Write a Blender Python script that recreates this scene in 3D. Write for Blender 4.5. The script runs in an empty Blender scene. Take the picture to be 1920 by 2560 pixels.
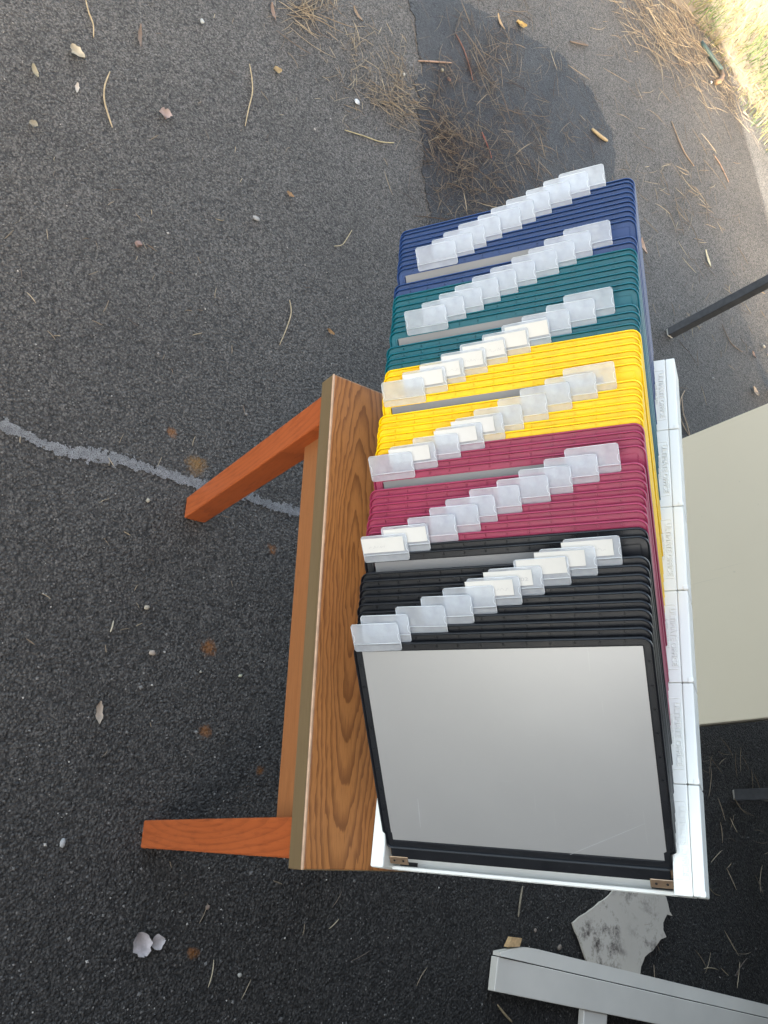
import bpy, bmesh, math, random
from mathutils import Vector, Matrix, noise
random.seed(7)
sc = bpy.context.scene
COL = sc.collection

# ---------------------------------------------------------------- camera
RC = ((-0.03285024688726934, 0.809177881370625, 0.586644711541825),
      (0.9266066263284667, 0.2446486510902224, -0.28556469943589224),
      (-0.37459447583169436, 0.5342080061364488, -0.757826355345403))
CAM = Vector((-0.0252, -0.5171, 1.38179))
FPX = 2074.788
cd = bpy.data.cameras.new('camera')
cd.sensor_fit = 'VERTICAL'; cd.sensor_height = 32.0; cd.sensor_width = 24.0
cd.lens = FPX / 2560 * 32.0
cd.clip_start = 0.02; cd.clip_end = 500
cam = bpy.data.objects.new('camera', cd); COL.objects.link(cam)
m3 = Matrix((RC[0], [-a for a in RC[1]], [-a for a in RC[2]])).transposed()
cam.matrix_world = Matrix.Translation(CAM) @ m3.to_4x4()
sc.camera = cam
sc.render.resolution_x = 768; sc.render.resolution_y = 1024

# ---------------------------------------------------------------- light
SUN_EL = math.radians(40); SUN_DIR = Vector((0.985, 0.17, 0)).normalized()
w = bpy.data.worlds.new('World'); sc.world = w; w.use_nodes = True
nt = w.node_tree; bg = nt.nodes['Background']
sky = nt.nodes.new('ShaderNodeTexSky'); sky.sky_type = 'NISHITA'; sky.sun_disc = False
sky.sun_elevation = SUN_EL; sky.sun_rotation = math.atan2(SUN_DIR.x, SUN_DIR.y)
sky.air_density = 0.5; sky.dust_density = 4.0; sky.ozone_density = 0.0
hz_ = nt.nodes.new('ShaderNodeMix'); hz_.data_type = 'RGBA'; hz_.blend_type = 'MULTIPLY'; hz_.inputs[0].default_value = 1
hz_.inputs[7].default_value = (1.0, .905, .685, 1)           # warm haze over the whole sky
nt.links.new(sky.outputs[0], hz_.inputs[6]); nt.links.new(hz_.outputs[2], bg.inputs[0]); bg.inputs[1].default_value = 0.15
sd = bpy.data.lights.new('sun', 'SUN'); sd.energy = 2.0; sd.angle = math.radians(0.55); sd.color = (1, .95, .86)
so = bpy.data.objects.new('sun', sd); COL.objects.link(so)
sv = Vector((SUN_DIR.x * math.cos(SUN_EL), SUN_DIR.y * math.cos(SUN_EL), math.sin(SUN_EL)))
so.rotation_euler = sv.to_track_quat('Z', 'Y').to_euler(); so.location = (6, 1, 8)
vs = sc.view_settings; vs.view_transform = 'Standard'; vs.look = 'None'; vs.gamma = 1; vs.exposure = 3.8
try: vs.use_curve_mapping = False
except Exception: pass

# ---------------------------------------------------------------- helpers
def G(u, v, z=0.0):
    """point of the ground (height z) that the camera sees at photo pixel u, v"""
    d = Vector(((u - 960) / FPX, (v - 1280) / FPX, 1))
    r = Vector([sum(RC[k][i] * d[k] for k in range(3)) for i in range(3)])
    t = (z - CAM.z) / r.z
    return Vector((CAM.x + t * r.x, CAM.y + t * r.y, z))

def tag(o, label=None, cat=None, group=None, kind=None):
    if label: o['label'] = label
    if cat: o['category'] = cat
    if group: o['group'] = group
    if kind: o['kind'] = kind
    return o

def empty(name, mat=None):
    o = bpy.data.objects.new(name, None); o.empty_display_size = .05
    COL.objects.link(o)
    if mat is not None: o.matrix_world = mat
    return o

class MB:
    def __init__(s): s.v = []; s.f = []; s.mi = []
    def add(s, vs_, fs, mi=0):
        b = len(s.v); s.v += [tuple(p) for p in vs_]; s.f += [tuple(b + i for i in f) for f in fs]; s.mi += [mi] * len(fs)
    def box(s, lo, hi, bev=0.0, mi=0, seg=1, M=None):
        bm = bmesh.new(); bmesh.ops.create_cube(bm, size=1)
        for v in bm.verts:
            v.co = Vector([lo[i] + (v.co[i] + .5) * (hi[i] - lo[i]) for i in range(3)])
        if bev > 0: bmesh.ops.bevel(bm, geom=bm.edges[:], offset=bev, segments=seg, profile=.5, affect='EDGES')
        bm.verts.ensure_lookup_table()
        s.add([(M @ v.co if M else v.co) for v in bm.verts], [[v.index for v in f.verts] for f in bm.faces], mi); bm.free()
    def tube(s, pts, r, n=6, mi=0, cap=True):
        pts = [Vector(p) for p in pts]; rings = []
        up0 = None
        for i, p in enumerate(pts):
            t = (pts[min(i + 1, len(pts) - 1)] - pts[max(i - 1, 0)]).normalized()
            a = t.orthogonal().normalized() if up0 is None else (up0 - t * up0.dot(t)).normalized()
            up0 = a; b = t.cross(a)
            rr = r[i] if isinstance(r, (list, tuple)) else r
            rings.append([p + (a * math.cos(6.28318 * k / n) + b * math.sin(6.28318 * k / n)) * rr for k in range(n)])
        vs_ = [p for q in rings for p in q]; fs = []
        for i in range(len(pts) - 1):
            for k in range(n):
                k2 = (k + 1) % n; fs.append((i * n + k, i * n + k2, (i + 1) * n + k2, (i + 1) * n + k))
        if cap: fs.append(tuple(range(n))[::-1]); fs.append(tuple((len(pts) - 1) * n + k for k in range(n)))
        s.add(vs_, fs, mi)
    def prism(s, poly, z0, z1, mi=0):
        n = len(poly)
        a = sum(poly[i][0] * poly[(i + 1) % n][1] - poly[(i + 1) % n][0] * poly[i][1] for i in range(n))
        if a < 0: poly = poly[::-1]
        vs_ = [(p[0], p[1], z0) for p in poly] + [(p[0], p[1], z1) for p in poly]
        fs = [tuple(range(n))[::-1], tuple(range(n, 2 * n))] + [(i, (i + 1) % n, n + (i + 1) % n, n + i) for i in range(n)]
        s.add(vs_, fs, mi)
    def mesh(s, name, mats, smooth=False):
        me = bpy.data.meshes.new(name); me.from_pydata(s.v, [], s.f)
        for m in (mats if isinstance(mats, (list, tuple)) else [mats]): me.materials.append(m)
        if any(s.mi): me.polygons.foreach_set('material_index', s.mi)
        if smooth: me.polygons.foreach_set('use_smooth', [True] * len(me.polygons))
        me.update(); return me
    def build(s, name, mats, parent=None, smooth=False):
        o = bpy.data.objects.new(name, s.mesh(name, mats, smooth)); COL.objects.link(o)
        if parent: o.parent = parent
        return o

def link(name, me, parent=None, mat=None):
    o = bpy.data.objects.new(name, me); COL.objects.link(o)
    if parent: o.parent = parent
    if mat: o.material_slots[0].link = 'OBJECT'; o.material_slots[0].material = mat
    return o

class NT:
    def __init__(s, name):
        s.m = bpy.data.materials.new(name); s.m.use_nodes = True
        s.t = s.m.node_tree; s.b = s.t.nodes['Principled BSDF']
        s.out = s.t.nodes['Material Output']
    def n(s, typ, **kw):
        x = s.t.nodes.new('ShaderNode' + typ)
        for k, v in kw.items(): setattr(x, k, v)
        return x
    def put(s, sock, v):
        if isinstance(v, bpy.types.NodeSocket): s.t.links.new(v, sock)
        elif v is not None:
            if hasattr(sock.default_value, '__len__') and len(sock.default_value) == 4 and len(v) == 3: v = (*v, 1)
            sock.default_value = v
    def math(s, op, a, b=None, c=None, clamp=False):
        x = s.n('Math', operation=op); x.use_clamp = clamp; s.put(x.inputs[0], a)
        if b is not None: s.put(x.inputs[1], b)
        if c is not None: s.put(x.inputs[2], c)
        return x.outputs[0]
    def mix(s, fac, a, b, blend='MIX'):
        x = s.n('Mix', data_type='RGBA', blend_type=blend); s.put(x.inputs[0], fac); s.put(x.inputs[6], a); s.put(x.inputs[7], b); return x.outputs[2]
    def obj(s): return s.n('TexCoord').outputs['Object']
    def mapv(s, v, scale=(1, 1, 1), loc=(0, 0, 0), rot=(0, 0, 0)):
        x = s.n('Mapping'); s.put(x.inputs[0], v); x.inputs[1].default_value = loc; x.inputs[2].default_value = rot; x.inputs[3].default_value = scale; return x.outputs[0]
    def noise(s, v, scale, detail=3, rough=.55, dist=0):
        x = s.n('TexNoise'); s.put(x.inputs['Vector'], v); x.inputs['Scale'].default_value = scale; x.inputs['Detail'].default_value = detail
        x.inputs['Roughness'].default_value = rough; x.inputs['Distortion'].default_value = dist; return x.outputs[0]
    def vor(s, v, scale, out='Distance', feature='F1'):
        x = s.n('TexVoronoi', feature=feature); s.put(x.inputs['Vector'], v); x.inputs['Scale'].default_value = scale; return x.outputs[out]
    def ramp(s, f, stops):
        x = s.n('ValToRGB'); s.put(x.inputs[0], f); e = x.color_ramp.elements
        while len(e) < len(stops): e.new(.5)
        for i, (p, c) in enumerate(stops): e[i].position = p; e[i].color = (*c, 1) if len(c) == 3 else c
        return x.outputs[0]
    def rng(s, f, a, b, c=0, d=1):
        x = s.n('MapRange'); s.put(x.inputs[0], f); x.inputs[1].default_value = a; x.inputs[2].default_value = b; x.inputs[3].default_value = c; x.inputs[4].default_value = d; return x.outputs[0]
    def sep(s, v):
        x = s.n('SeparateXYZ'); s.put(x.inputs[0], v); return x.outputs
    def comb(s, x_, y_, z_):
        x = s.n('CombineXYZ'); s.put(x.inputs[0], x_); s.put(x.inputs[1], y_); s.put(x.inputs[2], z_); return x.outputs[0]
    def bump(s, h, strength=.3, dist=.001, nrm=None):
        x = s.n('Bump'); s.put(x.inputs['Height'], h); x.inputs['Strength'].default_value = strength; x.inputs['Distance'].default_value = dist
        if nrm: s.put(x.inputs['Normal'], nrm)
        return x.outputs[0]
    def set(s, **kw):
        names = dict(color='Base Color', rough='Roughness', metal='Metallic', spec='Specular IOR Level', normal='Normal', alpha='Alpha', coat='Coat Weight', coatr='Coat Roughness', sss='Subsurface Weight', trans='Transmission Weight')
        for k, v in kw.items(): s.put(s.b.inputs[names[k]], v)
        return s.m

def plain(name, col, rough=.5, var=.12, scale=30, spec=.5, metal=0, bump=.0, bscale=200):
    t = NT(name); v = t.obj(); n = t.noise(v, scale, 4)
    c = t.mix(t.rng(n, .3, .7), tuple(x * (1 - var) for x in col), tuple(min(1, x * (1 + var)) for x in col))
    kw = {}
    if bump: kw['normal'] = t.bump(t.noise(v, bscale, 2), bump, .0006)
    return t.set(color=c, rough=t.rng(t.noise(v, scale * 2.3, 3), .2, .8, rough * .85, min(1, rough * 1.15)), spec=spec, metal=metal, **kw)

# ---------------------------------------------------------------- materials
def asphalt(name, lo, hi, stone, dust=0.0, rough=.62, stains=(), light_falloff=False):
    t = NT(name); v = t.obj()
    big = t.noise(v, .9, 5, .6); mid = t.noise(v, 7, 5, .65); fine = t.noise(v, 260, 3, .6)
    cell = t.n('TexVoronoi'); t.put(cell.inputs['Vector'], v); cell.inputs['Scale'].default_value = 205
    dist, ccol = cell.outputs['Distance'], cell.outputs['Color']
    rnd = t.sep(ccol)
    c = t.mix(t.rng(t.math('ADD', t.math('MULTIPLY', big, .6), t.math('MULTIPLY', mid, .4)), .35, .65), lo, hi)
    c2 = t.n('TexVoronoi'); t.put(c2.inputs['Vector'], v); c2.inputs['Scale'].default_value = 330
    r2 = t.sep(c2.outputs['Color'])
    stonecol = t.mix(rnd[1], stone, tuple(x * .40 for x in stone))
    pick = t.math('MULTIPLY', t.rng(rnd[0], .60, .98), t.rng(dist, .50, .30))
    c = t.mix(t.math('MULTIPLY', t.math('POWER', r2[0], 2.5), .8), c, tuple(x * .75 for x in stone))
    c = t.mix(t.math('MULTIPLY', pick, .85), c, stonecol)
    bright = t.math('MULTIPLY', t.rng(rnd[2], .965, .995), t.rng(dist, .45, .25))
    c = t.mix(bright, c, tuple(x * 2.2 for x in stone))
    gap = t.math('MULTIPLY', t.rng(dist, .48, .78), t.rng(t.noise(v, 60, 3, .6), .35, .6, .3, 1))
    pits = t.math('MULTIPLY', t.math('MAXIMUM', gap, t.math('MULTIPLY', t.rng(r2[1], .72, .9), .8)), .8)
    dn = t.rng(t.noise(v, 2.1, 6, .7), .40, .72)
    if light_falloff:                                   # dust plus painted light falloff: paler in the open, darker by the building
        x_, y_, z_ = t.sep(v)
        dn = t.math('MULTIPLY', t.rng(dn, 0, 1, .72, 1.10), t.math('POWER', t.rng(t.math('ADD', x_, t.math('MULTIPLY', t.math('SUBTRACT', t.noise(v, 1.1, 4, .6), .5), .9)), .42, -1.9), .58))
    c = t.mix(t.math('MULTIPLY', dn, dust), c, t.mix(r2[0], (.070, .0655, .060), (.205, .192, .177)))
    c = t.mix(pits, c, (.008, .0078, .0078))
    for (p, r, col) in stains:
        dv = t.n('VectorMath', operation='DISTANCE'); t.put(dv.inputs[0], v); dv.inputs[1].default_value = p
        q = t.math('ADD', dv.outputs['Value'], t.math('MULTIPLY', t.math('SUBTRACT', t.noise(v, 45, 4, .7), .5), r * 2.2))
        c = t.mix(t.math('MULTIPLY', t.rng(q, r, r * .3), .75), c, col)
    h = t.math('ADD', t.math('MULTIPLY', t.rng(dist, .62, .15), t.rng(rnd[0], 0, 1, .25, 1)), t.math('MULTIPLY', t.rng(c2.outputs['Distance'], .6, .1), .35))
    h = t.math('SUBTRACT', h, t.math('MULTIPLY', pits, .8))
    return t.set(color=c, rough=t.rng(fine, .3, .7, rough - .1, rough + .15), spec=.15, normal=t.bump(h, .9, .0020))

ORANGE = (.15, .060, .016)
STAINS = [(G(521, 1618), .030, ORANGE), (G(513, 1833), .022, ORANGE), (G(680, 1372), .020, ORANGE), (G(649, 1929), .016, ORANGE),
          (G(481, 2383), .018, ORANGE), (G(490, 1165), .038, (.16, .085, .024)), (G(430, 1080), .02, ORANGE)]
STAINS = [(tuple(p), r * .62, c) for p, r, c in STAINS]
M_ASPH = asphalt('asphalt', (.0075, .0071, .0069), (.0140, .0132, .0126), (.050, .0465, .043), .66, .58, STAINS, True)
M_PATCH = asphalt('asphalt_fresh', (.013, .0135, .0165), (.024, .0255, .030), (.058, .060, .066), .22, .50)

def wood_top():
    t = NT('oak_laminate'); x, y, z = t.sep(t.obj())
    v = t.obj()
    nz = t.noise(t.mapv(v, (6, 30, 30)), 1.0, 4, .6)
    nz2 = t.noise(t.mapv(v, (14, 60, 60)), 1.0, 3, .6)
    yy = t.math('ADD', t.math('SUBTRACT', y, .050), t.math('MULTIPLY', t.math('SUBTRACT', nz, .5), .030))
    xx = t.math('ADD', x, .345)
    e = t.math('SQRT', t.math('ADD', t.math('POWER', t.math('MULTIPLY', t.math('ABSOLUTE', yy), 1.0), 2), t.math('POWER', t.math('MULTIPLY', xx, .105), 2)))
    e = t.math('ADD', e, t.math('MULTIPLY', t.math('SUBTRACT', nz2, .5), .0045))
    band = t.math('FRACT', t.math('MULTIPLY', e, 185))
    line = t.math('MULTIPLY', t.rng(band, .42, .88), t.rng(band, 1.0, .94))
    fade = t.rng(t.math('ABSOLUTE', yy), .06, .12, 1, .55)
    pores = t.rng(t.noise(t.mapv(v, (40, 1400, 900)), 1.0, 3, .7), .50, .70)
    base = t.mix(t.noise(t.mapv(v, (2, 30, 30)), 1, 3), (.29, .112, .032), (.38, .162, .050))
    c = t.mix(t.math('MULTIPLY', t.math('MULTIPLY', line, fade), .62), base, (.085, .026, .009))
    c = t.mix(t.math('MULTIPLY', pores, .55), c, (.09, .03, .012))
    return t.set(color=c, rough=t.rng(nz2, .3, .7, .36, .46), spec=.45, normal=t.bump(pores, .12, .0003))
M_TOP = wood_top()

def wood(name, a, b, dark, sc_=(5, 60, 60), rough=.42, rings=True):
    t = NT(name); v = t.obj(); sp_ = t.rng(t.noise(v, 38, 5, .7), .63, .74)
    n = t.noise(t.mapv(v, sc_), 1, 4, .62, .6)
    c = t.mix(n, a, b)
    f = t.rng(t.noise(t.mapv(v, tuple(q * 7 for q in sc_)), 1, 3, .7), .5, .75)
    c = t.mix(t.math('MULTIPLY', f, .5), c, dark)
    if rings:
        x, y, z = t.sep(v)
        r = t.math('FRACT', t.math('ADD', t.math('MULTIPLY', t.math('SQRT', t.math('ADD', t.math('POWER', t.math('MULTIPLY', z, .5), 2), t.math('POWER', t.math('MULTIPLY', x, 3), 2))), 42), t.math('MULTIPLY', n, 1.2)))
        c = t.mix(t.math('MULTIPLY', t.rng(r, .55, 1), .35), c, dark)
    c = t.mix(t.math('MULTIPLY', sp_, .45), c, dark)
    return t.set(color=c, rough=t.rng(n, .2, .8, rough - .08, rough + .12), spec=.45, normal=t.bump(t.noise(t.mapv(v, tuple(q * 5 for q in sc_)), 1, 3), .15, .0006))
M_EDGE = wood('edge_band', (.120, .078, .034), (.165, .112, .055), (.07, .042, .018), (3, 50, 200), .5, False)
M_CORNER = plain('worn_edge', (.47, .30, .19), .4, .2, 60)
M_APRON = wood('apron_wood', (.24, .085, .026), (.31, .125, .042), (.10, .03, .01), (3, 60, 160), .45, False)
M_LEG = wood('cherry_leg', (.30, .066, .016), (.39, .094, .024), (.13, .027, .008), (30, 30, 4), .40, True)

M_WHITE = plain('white_plastic', (.755, .765, .715), .40, .025, 6)
M_SLOT = plain('dark_slot', (.01, .01, .012), .6)
M_METAL = plain('tarnished_steel', (.40, .28, .19), .34, .25, 90, metal=.9)
M_HOLE = plain('hole_dark', (.012, .01, .008), .7)
def plastic(name, c, rough=.36):
    t = NT(name); v = t.obj()
    n = t.noise(v, 35, 4, .6)
    col = t.mix(t.rng(n, .3, .7), tuple(x * .86 for x in c), tuple(x * 1.1 for x in c))
    dustn = t.rng(t.noise(v, 420, 2, .7), .66, .80)
    col = t.mix(t.math('MULTIPLY', dustn, .10), col, (.4, .4, .4))
    return t.set(color=col, rough=t.rng(n, .3, .7, rough - .06, rough + .08), spec=.30, normal=t.bump(t.noise(v, 900, 2), .10, .0004))
POCKET_COL = [('navy blue', plastic('plastic_navy', (.014, .042, .135))),
              ('teal', plastic('plastic_teal', (.001, .092, .120))),
              ('yellow', plastic('plastic_yellow', (.84, .53, .001))),
              ('maroon', plastic('plastic_maroon', (.275, .030, .072))),
              ('black', plastic('plastic_black', (.0075, .0085, .011), .34))]
def film(name='pocket_film', k=1.0, rough=.38, spec=1.0, coat=1.0):
    t = NT(name); v = t.obj()
    if coat > .5: t.b.inputs['Coat IOR'].default_value = 1.95
    n = t.noise(v, 9, 4, .6)
    c = t.mix(n, tuple(x * k for x in (.205, .202, .195)), tuple(x * k for x in (.245, .241, .232)))
    scr = t.noise(t.mapv(v, (300, 9, 1), rot=(0, 0, .5)), 1, 2, .5)
    scr2 = t.noise(t.mapv(v, (14, 420, 1), rot=(0, 0, .25)), 1, 2, .5)
    s_ = t.math('ADD', t.rng(scr, .73, .80), t.rng(scr2, .74, .82))
    spk = t.rng(t.noise(v, 700, 1, .5), .76, .84)
    c = t.mix(t.math('MULTIPLY', t.math('MAXIMUM', s_, spk), .22), c, (.5, .49, .48))
    return t.set(color=c, rough=rough, spec=spec, coat=coat, coatr=.34, normal=t.bump(t.noise(v, 5, 2), .12, .01))
M_FILM = film(); M_FILM_SHADED = film('pocket_film_shaded', .85, .5, .3, .15)  # second film: shade between pockets put into a darker, less glossy copy
M_SCRATCH = plain('film_scratch', (.42, .42, .42), .5)
def frosted():
    t = NT('frosted_tab'); v = t.obj()
    n = t.noise(v, 60, 3)
    t.set(color=t.mix(n, (.70, .715, .72), (.79, .80, .80)), rough=.34, spec=.5)
    tr = t.n('BsdfTranslucent'); tr.inputs[0].default_value = (.82, .86, .9, 1)
    m1 = t.n('MixShader'); m1.inputs[0].default_value = .45; t.t.links.new(t.b.outputs[0], m1.inputs[1]); t.t.links.new(tr.outputs[0], m1.inputs[2])
    tp = t.n('BsdfTransparent'); tp.inputs[0].default_value = (.95, .97, 1, 1)
    m2 = t.n('MixShader'); t.put(m2.inputs[0], t.rng(n, .3, .7, .36, .45)); t.t.links.new(tp.outputs[0], m2.inputs[1]); t.t.links.new(m1.outputs[0], m2.inputs[2])
    t.t.links.new(m2.outputs[0], t.out.inputs[0]); return t.m
M_TAB = frosted()
M_TABRIM = plain('tab_rim', (.60, .63, .65), .3, .03)
M_CARD = plain('card_paper', (.56, .545, .50), .8, .04, 40)
M_PENCIL = plain('pencil_grey', (.42, .41, .40), .8)
M_BEIGE = None
def beige():
    t = NT('beige_laminate'); v = t.obj()
    n = t.noise(v, 3, 4)
    c = t.mix(n, (.59, .51, .375), (.64, .56, .42))
    sp = t.rng(t.noise(v, 55, 2, .6), .74, .80)
    c = t.mix(t.math('MULTIPLY', sp, .5), c, (.2, .18, .15))
    ln = t.rng(t.noise(t.mapv(v, (170, 1, 2.2), rot=(0, .12, 0)), 1, 2, .4), .72, .78)
    c = t.mix(t.math('MULTIPLY', ln, .18), c, (.25, .23, .2))
    return t.set(color=c, rough=.45, spec=.4)
M_BEIGE = beige()
M_BEIGE_EDGE = plain('beige_panel_edge', (.16, .135, .095), .55, .2)
M_STEEL = plain('black_steel', (.052, .053, .056), .42, .25, 60)
M_GLIDE = plain('glide_nickel', (.55, .52, .46), .35, .2, 80, metal=.7)
def dirty():
    t = NT('dirty_white_board'); v = t.obj()
    c = t.mix(t.noise(v, 8, 4), (.40, .355, .295), (.50, .45, .38))
    d = t.math('MULTIPLY', t.rng(t.noise(v, 30, 6, .75), .50, .66), t.rng(t.noise(v, 7, 3), .40, .58))
    c = t.mix(d, c, (.07, .055, .045))
    return t.set(color=c, rough=.75, normal=t.bump(t.noise(v, 60, 3), .3, .002))
M_DIRTY = dirty()
M_LAM = plain('grey_white_laminate', (.56, .52, .455), .45, .06, 8)
M_CHIP = plain('chipboard', (.42, .27, .13), .8, .25, 160, bump=.5, bscale=300)
M_CHALK = None
def chalk():
    t = NT('chalk_grey'); v = t.obj()
    n = t.noise(v, 70, 5, .7)
    return t.set(color=t.mix(t.rng(n, .35, .65), (.095, .097, .100), (.17, .172, .176)), rough=.85, normal=t.bump(n, .7, .003))
M_CHALK = chalk()
def attr_mat(name, stops, rough=.75):
    t = NT(name); a = t.n('Attribute'); a.attribute_name = 'tone'
    return t.set(color=t.ramp(a.outputs['Fac'], stops), rough=rough, spec=.3)
M_NEEDLE = attr_mat('dry_needle', [(0, (.030, .020, .016)), (.35, (.080, .060, .047)), (.7, (.16, .125, .085)), (1, (.27, .225, .155))])
M_GRIT = attr_mat('grit', [(0, (.02, .02, .021)), (.5, (.060, .058, .056)), (.85, (.15, .14, .13)), (1, (.32, .30, .27))])
M_GRASS = attr_mat('grass_blade', [(0, (.030, .070, .010)), (.4, (.065, .105, .022)), (.7, (.17, .145, .06)), (1, (.25, .20, .10))], .6)

# ---------------------------------------------------------------- setting
mb = MB(); mb.add([(-45, -45, 0), (45, -45, 0), (45, 45, 0), (-45, 45, 0)], [(0, 1, 2, 3)])
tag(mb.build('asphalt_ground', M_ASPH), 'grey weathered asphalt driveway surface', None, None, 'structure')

def rough_poly(pts, step=.03, amp=.012, seed=0.0):
    out = []
    n = len(pts)
    for i in range(n):
        a, b = Vector(pts[i]), Vector(pts[(i + 1) % n]); k = max(1, int((b - a).length / step))
        nrm = Vector((-(b - a).y, (b - a).x)).normalized()
        for j in range(k):
            p = a.lerp(b, j / k); q = noise.noise(Vector((p.x * 14, p.y * 14, seed))) + .5 * noise.noise(Vector((p.x * 45, p.y * 45, seed)))
            p = p + nrm * q * amp; out.append((p.x, p.y))
    return out
patch = [G(*p).xy for p in [(1010, -60), (1045, 90), (1046, 200), (1042, 300), (1062, 450), (1072, 560), (1090, 700), (1110, 900), (1300, 900), (1510, 760), (1545, 600), (1542, 460), (1530, 340), (1475, 232), (1400, 135), (1260, 62), (1150, 5), (1090, -60)]]
mb = MB(); pp = rough_poly(patch, .012, .026); mb.prism(pp, -.002, .0022)
tag(mb.build('asphalt_patch', M_PATCH), 'darker patch of fresher asphalt behind the rack', None, None, 'structure')

# verge of soil and dry litter at the edge of the asphalt
verge = [G(1620, -60).xy, G(1670, 0).xy, G(1730, 50).xy, G(1785, 105).xy, G(1822, 170).xy, G(1870, 250).xy, G(1925, 290).xy, G(2060, 380).xy, Vector((-2.2, 4.5)), Vector((-3.0, 9)), Vector((-14, 9)), Vector((-14, 1.0)), Vector((-4.2, 1.3))]
t = NT('verge_soil'); v_ = t.obj()
M_SOIL = t.set(color=t.mix(t.noise(v_, 30, 5, .7), (.075, .058, .042), (.16, .13, .09)), rough=.9, normal=t.bump(t.noise(v_, 60, 5, .7), .9, .01))
mb = MB(); mb.prism(rough_poly(verge, .04, .03, 3.), -.002, .007)
tag(mb.build('verge', M_SOIL), 'dry soil verge along the asphalt', None, None, 'structure')

# pale streak across the asphalt
cl = [G(*p) for p in [(-60, 1045), (0, 1062), (60, 1088), (110, 1110), (170, 1130), (230, 1137), (300, 1150), (370, 1172), (440, 1195), (500, 1212), (560, 1228), (620, 1243), (680, 1265), (740, 1280), (800, 1296), (860, 1310)]]
mb = MB(); cell = .0019
for i in range(len(cl) - 1):
    a, b = cl[i], cl[i + 1]; nst = max(1, int((b - a).length / cell))
    for k in range(nst):
        p = a.lerp(b, k / nst); d = (b - a).normalized(); nn = Vector((-d.y, d.x, 0))
        hw = .0095 + .005 * noise.noise(Vector((p.y * 9, 3, 0)))
        for j in range(-11, 12):
            o_ = j * cell; c = p + nn * o_
            e = abs(o_) / hw + .9 * noise.noise(Vector((c.x * 150, c.y * 150, 1))) + .6 * noise.noise(Vector((c.x * 45, c.y * 45, 7)))
            if e > 1.0: continue
            z = .0022 + .0006 * random.random(); h2 = cell * .72
            jx, jy = random.uniform(-.0006, .0006), random.uniform(-.0006, .0006); an = random.uniform(0, 1.5)
            ca, sa = math.cos(an) * h2, math.sin(an) * h2
            mb.add([(c.x + jx + ca, c.y + jy + sa, z), (c.x + jx - sa, c.y + jy + ca, z), (c.x + jx - ca, c.y + jy - sa, z), (c.x + jx + sa, c.y + jy - ca, z)], [(0, 1, 2, 3)])
tag(mb.build('pale_streak', M_CHALK), 'pale grey filler streak wandering across the asphalt', None, None, 'structure')

# ---------------------------------------------------------------- building out of view, placed and shaped to shade the scene
CX, CY0, HY0 = 2.00, 2.65, 1.50                     # extents shaped for shade and the front sheet's reflection, in building coordinates
hs = empty('unseen_house', Matrix.Translation((1.15, -2.5, 0)))
tag(hs, 'unseen building placed beside the driveway to shade it, with a low overhanging eave', 'unseen_house')
t = NT('siding'); v_ = t.obj()
M_SID = t.set(color=t.mix(t.noise(v_, 4, 4), (.10, .085, .07), (.15, .125, .10)), rough=.7)
M_ROOF = plain('roof_shingle', (.06, .055, .05), .85, .3, 20)
mb = MB(); mb.box((0, HY0, 0), (7, 5.58, 5.2)); mb.build('wall', M_SID, hs)
mb = MB()
for i in range(30): mb.box((-.02, HY0 + .005, .05 + i * .17), (.0, 5.575, .05 + i * .17 + .16), .003)
mb.build('siding_boards', M_SID, hs)['kind'] = 'stuff'
mb = MB(); mb.prism([(-.3, 5.2), (3.5, 7.4), (7.3, 5.2)], HY0 - .05, 5.585)
o = mb.build('roof', M_ROOF, hs); o.rotation_euler = (math.radians(90), 0, 0); o.scale = (1, 1, -1)
mb = MB(); mb.box((-CX, CY0, 2.12), (-.03, 5.1, 2.24), .01); mb.build('shade_roof', M_ROOF, hs)  # roof and back wall added out of view to darken the ground
mb = MB(); mb.box((-CX + .1, 5.0, 0), (-.03, 5.1, 2.119)); mb.build('shade_back_wall', M_SID, hs)

# clipped greenery added out of view to darken the front sheet's reflection
mb = MB(); nx_, nz_ = 60, 10
for side, (yo, sg) in enumerate(((0, -1), (.8, 1))):
    vs_ = []
    for i in range(nx_ + 1):
        for k in range(nz_ + 1):
            x = i * .14; z = k / nz_ * 1.18; q_ = noise.noise(Vector((x * 2, z * 3, side * 9))) * .10 + noise.noise(Vector((x * 7, z * 8, side))) * .05
            vs_.append((x, yo + sg * q_, z + q_ * .4))
    mb.add(vs_, [(i * (nz_ + 1) + k, (i + 1) * (nz_ + 1) + k, (i + 1) * (nz_ + 1) + k + 1, i * (nz_ + 1) + k + 1) for i in range(nx_) for k in range(nz_)])
top_ = []
for i in range(nx_ + 1): top_ += [mb.v[i * (nz_ + 1) + nz_], mb.v[(nx_ + 1) * (nz_ + 1) + i * (nz_ + 1) + nz_]]
mb.add(top_, [(2 * i, 2 * i + 1, 2 * i + 3, 2 * i + 2) for i in range(nx_)])
hg = mb.build('unseen_hedge', plain('unseen_hedge_leaf', (.035, .06, .02), .8, .5, 9, bump=1.0, bscale=40), None, True)
hg.location = (3.2, -7.2, 0); hg.rotation_euler = (0, 0, math.radians(58))
tag(hg, 'unseen low clipped greenery added to darken the reflection in the front sheet', 'unseen_hedge')

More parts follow.
